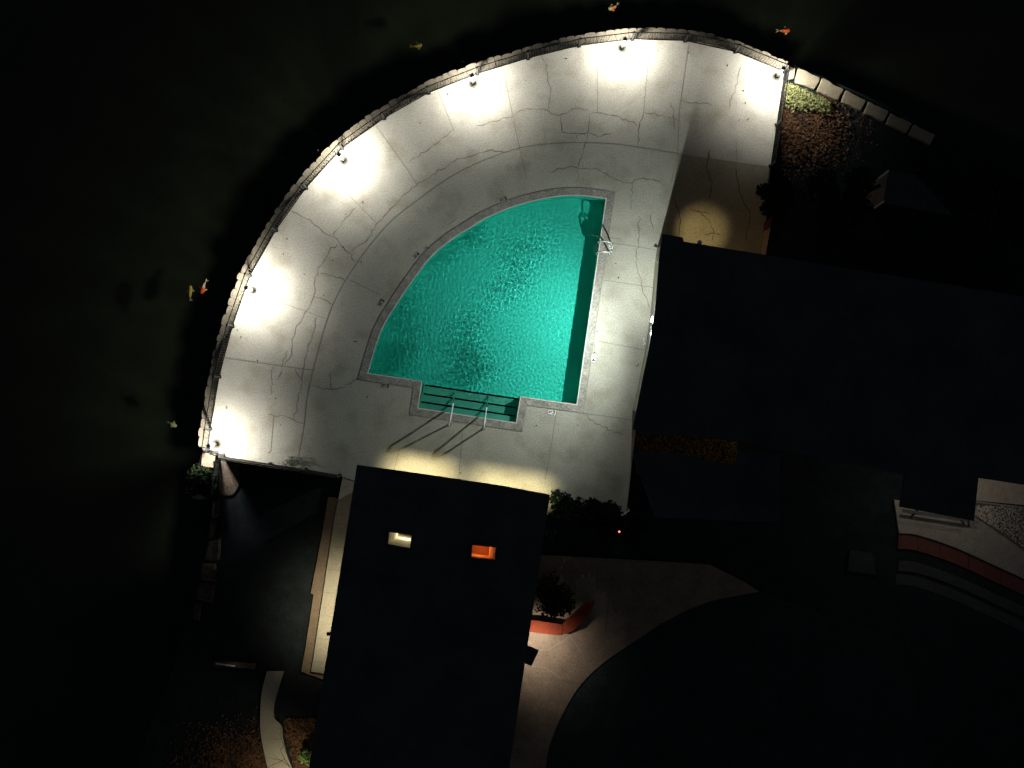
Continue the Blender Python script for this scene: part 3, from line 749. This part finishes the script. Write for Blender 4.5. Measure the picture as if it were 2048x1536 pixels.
# curved path bottom
t = MB()
t.prism([p for p in smooth_poly(P2([(532, 1345), (522, 1385), (519, 1420), (519, 1460), (525, 1500), (540, 1560), (560, 1600)]), 5)] + [p for p in smooth_poly(P2([(610, 1600), (583, 1540), (572, 1510), (565, 1480), (561, 1453), (548, 1440), (546, 1415), (555, 1380), (566, 1345)]), 4)], -.3, -.18)
struct(t.build('curved_path', PATH))
lt = thing('garden_lamp', W(560, 1580), 'low garden lamp at the lower end of the curved path', 'lamp')
c = W(592, 1562); t = MB(); t.tube([c + Vector((0, 0, -.28)), c + Vector((0, 0, 1.6))], .03); t.build('post', BLACKM, lt)
t = MB(); t.lathe(c, [(.1, 1.62), (.12, 1.7), (0, 1.78)]); t.build('shade', BLACKM, lt)
light('garden_bulb', 'POINT', (c.x, c.y, 1.5), 200, (1, .85, .56), lt, .06)
# leaf litter bottom left and on right of path
t = MB()
for k in range(5200):
    x_, y_ = random.gauss(500, 65), random.gauss(1535, 38)
    if 512 < x_ < 590 and y_ > 1400 and (x_ - 518) < (y_ - 1400) * .35 + 60 and x_ > 518 + max(0, y_ - 1480) * .3: continue
    if x_ > 612 - (y_ - 1450) * .1: continue
    q = W(x_, y_); t.leaf((q.x, q.y, -.27 + random.uniform(0, .06)), .12, .4, .5)
for k in range(1400):
    x_ = random.uniform(566, 628); y_ = random.uniform(1440, 1560)
    if x_ < 562 + max(0, y_ - 1455) * .3: continue
    q = W(x_, y_); t.leaf((q.x, q.y, -.27 + random.uniform(0, .06)), .12, .4, .5)
tag(t.build('leaf_litter', LEAFB), 'brown dry leaves on the ground around the curved path', 'leaves', kind='stuff')
# small lit bits, dim garden wall on the left
def chunk(name, px, z0, z1, m, lab, cat, group=None):
    t = MB(); pl = P2(px, z1); t.prism(pl, z0, z1); c = sum(pl, Vector((0, 0))) / len(pl); return tag(t.build(name, m, loc=(c.x, c.y, z0)), lab, cat, group)
SHW = [[(424, 1000), (438, 996), (437, 1030), (424, 1040)], [(421, 1042), (432, 1040), (428, 1075), (415, 1082)], [(416, 1084), (440, 1078), (438, 1120), (408, 1122)], [(402, 1127), (430, 1127), (432, 1165), (400, 1160)],
       [(396, 1166), (430, 1168), (424, 1205), (392, 1200)], [(388, 1206), (402, 1206), (398, 1242), (385, 1238)]]
SL = ['dim pale boulder just below the dark shrub', 'narrow dim boulder, second below the shrub on the shore', 'wide dim boulder, third below the shrub on the shore', 'reddish slatted looking boulder, fourth below the shrub', 'nearly black boulder, fifth below the shrub', 'lowest small boulder of the left shore row']
BOULD = mat('boulder_stone', (.06, .045, .035), .9, .1, var=.5, vscale=3, fine=.4, fscale=12)
for q, lb in zip(SHW, SL):
    pts = P2(q, -.1); c = sum(pts, Vector((0, 0))) / 4; poly = [p_ for i in range(4) for p_ in (pts[i], pts[i].lerp(pts[(i+1) % 4], .5) + (pts[i].lerp(pts[(i+1) % 4], .5) - c) * random.uniform(0, .15))]
    t = MB(); t.prism(poly, -1.2, -.15, top=False); t.add([(*p_, -.15) for p_ in poly] + [(*(c.lerp(p_, .75)), -.06) for p_ in poly], [(i, (i+1) % 8, 8 + (i+1) % 8, 8 + i) for i in range(8)]); t.prism([c.lerp(p_, .75) for p_ in poly], 0, -.06, side=False)
    tag(t.build('boulder', BOULD, loc=(c.x, c.y, -1)), lb, 'boulder', 'boulders along the left shore')
bn = thing('garden_bench', W(462, 1328), 'low pale edged bench in the dark garden at the lower left', 'bench')
t = MB(); t.prism(P2([(428, 1322), (512, 1327), (510, 1338), (428, 1332)], .15), .08, .15, bottom=True); t.build('seat', WOOD, bn)
t = MB(); t.bar(W(432, 1327, .2), W(470, 1332, .2), .05); t.build('front_edge', WHITEW, bn)
for px in ((435, 1330), (505, 1334)): t = MB(); t.box(W(*px), .1, .2, -.28, .08); t.build('leg', WOOD, bn)
light('bench_lamp', 'POINT', W(466, 1331, .42), .25, (1, .85, .55), bn, .02)

# wooden steps under the fence corner
ws = thing('wooden_steps', W(460, 960), 'weathered wooden landing below the lower left fence corner', 'steps')
o0 = W(441, 922, -.3).xy
fan = smooth_poly([W(438, 990, -.3).xy, W(452, 990, -.3).xy, W(466, 989, -.3).xy, W(476, 975, -.3).xy, W(482, 958, -.3).xy, W(480, 940, -.3).xy, W(478, 925, -.3).xy], 2)
for a, b_ in zip(fan, fan[1:]):
    t = MB(); k0 = .04; t.prism([o0.lerp(a, k0), o0.lerp(a, 1).lerp(b_, .04), o0.lerp(b_, 1).lerp(a, .04), o0.lerp(b_, k0)], -.28, -.16 - random.uniform(0, .03)); t.build('plank', WOOD, ws)
# flat stone pad in fence corner
chunk('stone_pad', [(405, 904), (432, 908), (427, 935), (402, 932)], -.4, -.06, mat('pad_stone', (.24, .19, .14), .9, var=.35, vscale=4, fine=.4, fscale=12), 'rough pale stone pad outside the lower left fence corner', 'stone')
chunk('stone_pad', [(384, 988), (400, 990), (413, 997), (396, 999), (384, 996)], -1.0, -.1, LEDGE, 'small bright stone below the dark shrub on the shore', 'stone')

# ------------------------------------------------------------------ shrubs, trees, planting
def shrub(px, rad, h, n_, m, lab, name='shrub', cat='shrub', z0=-.28, size=.14, group=None, ragged=.35):
    c = W(*px); c.z = z0; o = thing(name, c, lab, cat, group)
    t = MB(); cl = [(Vector((random.uniform(-1, 1), random.uniform(-1, 1), 0)) * rad * .62, random.uniform(.3, .5) * rad, random.uniform(.45, 1) * h) for _ in range(9)]
    for k in range(n_):
        cc, r, hh = random.choice(cl); v = Vector((random.gauss(0, 1), random.gauss(0, 1), random.gauss(0, 1))).normalized() * r * random.uniform(.5, 1 + ragged)
        t.leaf(c + cc + Vector((v.x, v.y, max(.05, hh + v.z * .7))), size, .8, .5)
    t.build('foliage', m, o)
    for cc, r, hh in cl[:5]:
        t = MB(); t.tube([c, c + cc * .5 + Vector((0, 0, hh * .5)), c + cc + Vector((0, 0, hh))], [.035, .025, .008], 6); t.build('stem', BARK, o)
    return o
shrub((404, 960), .62, .9, 1500, LEAFD, 'dark leafy shrub growing over the shore wall below the lowest lamp', size=.15)
shrub((1545, 400), .75, 1.5, 1600, LEAFD, 'dark shrub leaning over the right edge of the warm lit patio', size=.2)
for px, lab in (((1128, 1010), 'black hedge clump at the upper right corner of the bath house roof'), ((1170, 1020), 'second black hedge clump along from the bath house corner'), ((1210, 1035), 'hedge clump directly above the small red light'), ((1255, 1060), 'hedge clump right of the small red light')):
    shrub(px, .65, 1.0, 1100, LEAFD, lab, 'hedge_clump', 'hedge', -.28, .17, 'hedge clumps closing the lower side of the deck')
shrub((1105, 1190), .95, .9, 1800, LEAFD, 'dark leafy planting inside the red planter wall', 'planter_shrub', 'shrub', -.2, .16)
shrub((612, 1510), .35, .7, 300, LEAFG, 'small green shrub beside the lower end of the bath house', size=.14)
# bare branch tree bottom
bt = thing('bare_tree', W(612, 1570), 'bare branched tree reaching over the curved path at the bottom edge', 'tree')
random.seed(5)
def branch(t, p, d_, L_, r, k):
    pts = [p]; 
    for i in range(4):
        d_ = (d_ + Vector((random.uniform(-.3, .3), random.uniform(-.3, .3), random.uniform(-.1, .1)))).normalized(); pts.append(pts[-1] + d_ * L_ / 4)
        if k and i > 0: branch(t, pts[-1], (d_ + Vector((random.uniform(-1, 1), random.uniform(-1, 1), .0))).normalized(), L_ * .55, r * .5, k - 1)
    t.tube(pts, [r, r*.85, r*.7, r*.5, r*.25], 5)
c = W(618, 1560); t = MB(); t.tube([c + Vector((0, 0, -.3)), c + Vector((-.05, .05, .6)), c + Vector((-.1, .15, 1.3))], [.07, .05, .04], 8); t.build('trunk', BARK, bt)
t = MB()
for dx in ((-1, .9, .15), (-.9, .25, .1), (-.3, 1, .2), (-1, .55, .3)): branch(t, c + Vector((-.1, .15, 1.2)), Vector(dx).normalized(), 1.7, .022, 2)
t.build('branches', BARK, bt)
# planting right of fence
t = MB()
for k in range(2300):
    u, v = random.random(), random.random(); x_ = 1572 + u * 88; y_ = 166 + u * 14 + v * 42 + random.gauss(0, 4)
    if y_ < 163 + (x_ - 1575) * .45: continue
    q = W(x_, y_); t.leaf((q.x, q.y, -.26 + random.uniform(0, .25)), .17, .9, .3)
tag(t.build('ground_cover', LEAFY), 'spiky green ground cover between the fence corner and limestone blocks', 'ground cover', kind='stuff')
t = MB()
for k in range(5200):
    x_ = 1566 + abs(random.gauss(0, 60)); y_ = random.gauss(245, 42)
    if y_ < 185 or x_ < 1575 - (y_ - 150) * .17: continue
    q = W(x_, y_); t.leaf((q.x, q.y, -.27 + random.uniform(0, .1)), .15, .7, .38)
tag(t.build('leaf_litter', LEAFB), 'reddish brown leaf litter on the ground right of the straight fence', 'leaves', kind='stuff')
# dark garden trees, upper right (only their outlines against the dark)
def tree(px, h, rad, lab):
    c = W(*px); c.z = -.28; o = thing('garden_tree', c, lab, 'tree', 'dark trees in the upper right garden')
    t = MB(); t.tube([c, c + Vector((.1, 0, h*.4)), c + Vector((0, .1, h*.75))], [.16, .12, .06], 8)
    for k in range(6):
        a = k * 1.05; t.tube([c + Vector((.05, 0, h*.45)), c + Vector((cos(a)*rad*.5, sin(a)*rad*.5, h*.7)), c + Vector((cos(a)*rad*.85, sin(a)*rad*.85, h*.85))], [.06, .04, .015], 6)
    t.build('trunk', BARK, o); t = MB()
    cl = [(Vector((random.uniform(-1, 1), random.uniform(-1, 1), 0)) * rad * .7, random.uniform(.25, .45) * rad, h * random.uniform(.6, 1)) for _ in range(16)]
    for k in range(2600):
        cc, r, hh = random.choice(cl); v = Vector((random.gauss(0, 1), random.gauss(0, 1), random.gauss(0, .7))).normalized() * r * random.uniform(.4, 1.15)
        t.leaf(c + cc + Vector((0, 0, hh)) + v, .22, .9, .5)
    t.build('crown', LEAFD, o)
tree((1655, 425), 3.6, 1.3, 'round dark tree between the patio edge and the garden canopy')
tree((1950, 430), 4.2, 1.7, 'large dark tree near the right edge of the garden')

# planter wall (red), plaza
pwall = thing('planter_wall', W(1120, 1250), 'low bright red planter wall bending beside the bath house', 'wall')
t = MB(); t.prism(P2([(1052, 1240), (1072, 1241), (1123, 1249), (1126, 1262), (1120, 1271), (1060, 1264), (1050, 1262)], .18), -.28, .18); t.build('wall_face', REDP, pwall)
t = MB(); t.prism(P2([(1124, 1249), (1172, 1208), (1190, 1204), (1176, 1232), (1146, 1262), (1122, 1271), (1127, 1262)], .18), -.28, .18); t.build('wall_face', REDP, pwall)
circ = smooth_poly(P2([(1085, 1610), (1094, 1520), (1105, 1478), (1126, 1430), (1152, 1385), (1180, 1352), (1215, 1322), (1270, 1285), (1340, 1240), (1420, 1205), (1520, 1185)]), 4)
t = MB(); t.prism(circ[::-1] + P2([(960, 1610), (1020, 1240), (1060, 1110), (1250, 1120), (1420, 1130), (1490, 1165)]), -.3, -.20)
t.cur = 1
for c_ in ([(1140, 1274), (1100, 1300), (1077, 1303)], [(1140, 1272), (1165, 1310), (1170, 1330)], [(1063, 1334), (1090, 1337), (1125, 1360)]): t.ribbon(P2(c_), .025, -.195)
struct(t.build('plaza', [mat('plaza_concrete', (.16, .125, .095), .85, .2, var=.3, vscale=1.2, fine=.3, fscale=14), CRACK]))
t = MB(); t.prism(circ + P2([(1800, 1280), (1900, 1650)]), -.3, -.24); struct(t.build('lawn', GRASS))
wl = light('door_lamp', 'SPOT', W(1053, 1282, 1.5), 430, (1, .86, .70), B1, .05, target=W(1074, 1291, 0), spot_size=R(112), spot_blend=1)

# little red status light on a post
rl = thing('marker_post', W(1232, 1055), 'thin black post with a small glowing red light', 'post')
c = W(1232.5, 1055.5); t = MB(); t.tube([Vector((c.x, c.y, -.28)), Vector((c.x, c.y, 1.45))], .03, 8); t.build('post', BLACKM, rl)
c = W(1238.5, 1063.5, 1.5); t = MB(); t.lathe((c.x, c.y), [(0, 1.45), (.035, 1.45), (.04, 1.5), (.03, 1.53), (0, 1.54)], 10); t.f = [f[::-1] for f in t.f]
t.build('red_lamp', mat('red_led', (.8, .1, .06), .5, emit=(1, .16, .10), estr=3.2), rl)
t = MB(); t.bar((W(1232.5, 1055.5).x, W(1232.5, 1055.5).y, 1.42), (c.x, c.y, 1.42), .03); t.build('arm', BLACKM, rl)
rb = thing('bike_rail', W(1250, 1026), 'thin grey metal rail catching a little light beyond the hedge', 'rail')
t = MB(); t.tube([W(1243, 1031, 1.0), W(1252, 1025.5, 1.0), W(1259, 1020.5, 1.0)], .025, 8); t.build('top_bar', WHITEW, rb)
for px in ((1243, 1031), (1259, 1020.5)):
    a = W(*px, 1.0); t = MB(); t.tube([(a.x, a.y, -.28), (a.x, a.y, 1.0)], .02, 6); t.build('leg', GREYM, rb)
# ------------------------------------------------------------------ far right terrace
t = MB(); t.prism(P2([(1957, 950), (2150, 975), (2150, 1020), (1950, 1001)]), -.3, -.1); t.cur = 1; t.ribbon(P2([(1950, 1003.5), (2150, 1028)]), .06, -.13); struct(t.build('terrace', [mat('terrace_concrete', (.30, .27, .23), .85, var=.2, vscale=1.5, fine=.25, fscale=15), JOINT]))
t = MB(); t.prism(P2([(1945, 1003), (2150, 1030), (2150, 1160), (2048, 1100), (2000, 1066), (1945, 1038)]), -.3, -.24); struct(t.build('gravel_bed', GRAVEL))
t = MB()
GP = mat('pale_pebble', (.42, .38, .32), .5, .6, var=.4, vscale=9)
for k in range(900):
    x_ = random.uniform(1950, 2048); y_ = random.uniform(1012, 1030 + (x_ - 1950) * .65)
    q = W(x_, y_, -.2); t.leaf((q.x, q.y, -.21), .07, .5, .7)
tag(t.build('pebbles', GP), 'loose pale pebbles glinting in the dark bed at the right edge', 'pebbles', kind='stuff')
outer = smooth_poly(P2([(1790, 1000), (1870, 1010), (1940, 1030), (2000, 1068), (2060, 1110), (2160, 1190)]), 4)
inner = smooth_poly(P2([(1800, 1068), (1830, 1070), (1872, 1082), (1925, 1102), (1990, 1132), (2060, 1165), (2160, 1225)]), 4)
t = MB(); t.prism(outer + inner[::-1], -.3, -.12); struct(t.build('curved_walk', mat('walk_concrete', (.24, .22, .19), .85, var=.2, vscale=1.5, fine=.3, fscale=15)))
low = [p_ + Vector((-.02, -.62)) for p_ in inner]
t = MB(); t.prism([p_ + Vector((0, -.04)) for p_ in inner] + low[::-1], -.4, -.19)
t.cur = 1
for k in (5, 9, 13, 17): 
    if k < len(inner): t.ribbon([inner[k] + Vector((0, -.04)), low[k]], .03, -.185)
t.ribbon(inner, .04, -.11)
tag(t.build('seat_wall', [REDB, INK], loc=(inner[5].x, inner[5].y, -.3)), 'curved low wall with dull red top panels and dark joints', 'wall')
for r_ in range(3):
    pl = [p_ + Vector((-.1 * r_, -1.1 - r_ * .55)) for p_ in inner]; pl2 = [p_ + Vector((0, -.42)) for p_ in pl]
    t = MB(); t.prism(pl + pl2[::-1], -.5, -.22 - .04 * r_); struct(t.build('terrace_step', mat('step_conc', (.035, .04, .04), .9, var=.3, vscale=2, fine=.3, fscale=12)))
# bench casting shadow bars
pb = thing('picnic_bench', W(1875, 1032), 'slatted bench on the curved walk beside the club house', 'bench')
for k, (a, b_, z_) in enumerate((((1822, 1014), (1940, 1032), .62), ((1818, 1022), (1936, 1040), .62))):
    t = MB(); t.bar(W(*a, z_), W(*b_, z_), .10, .04); t.build('slat', FASCIA, pb)
for a, b_ in (((1838, 1017), (1822, 1035)), ((1914, 1030), (1928, 1048)), ((1935, 1032), (1938, 1052))):
    t = MB(); t.bar(W(*a, .6), W(*b_, -.1), .06); t.build('leg', FASCIA, pb)
light('terrace_lamp', 'POINT', W(1880, 990, 2.9), 50, (1, .88, .74), B2, .05)
light('terrace_lamp', 'POINT', W(1975, 975, 2.6), 26, (1, .86, .7), B2, .05)

# rest of right garden dim strips
chunk('garden_bed_edge', [(1700, 1100), (1745, 1107), (1752, 1150), (1695, 1142)], -.3, -.15, mat('dim_paver', (.025, .03, .035), .9, var=.3, vscale=2), 'faint grey paved square in the dark lower right garden', 'paving')
# red planter + tan strip at patio right edge
chunk('patio_kerb', [(1529, 462), (1541, 455), (1531, 512), (1521, 510)], -.3, .22, mat('tan_wall', (.34, .26, .15), .9, var=.2, vscale=4, fine=.2), 'short tan wall end at the lower right corner of the warm patio', 'wall')
chunk('patio_kerb', [(1530, 446), (1546, 430), (1541, 454), (1529, 461)], -.3, .24, REDB, 'short dull red wall end under the leaning shrub', 'wall')

for o in list(COL.objects):
    if '_w' in o: del o['_w']
print('objects', len(COL.objects))
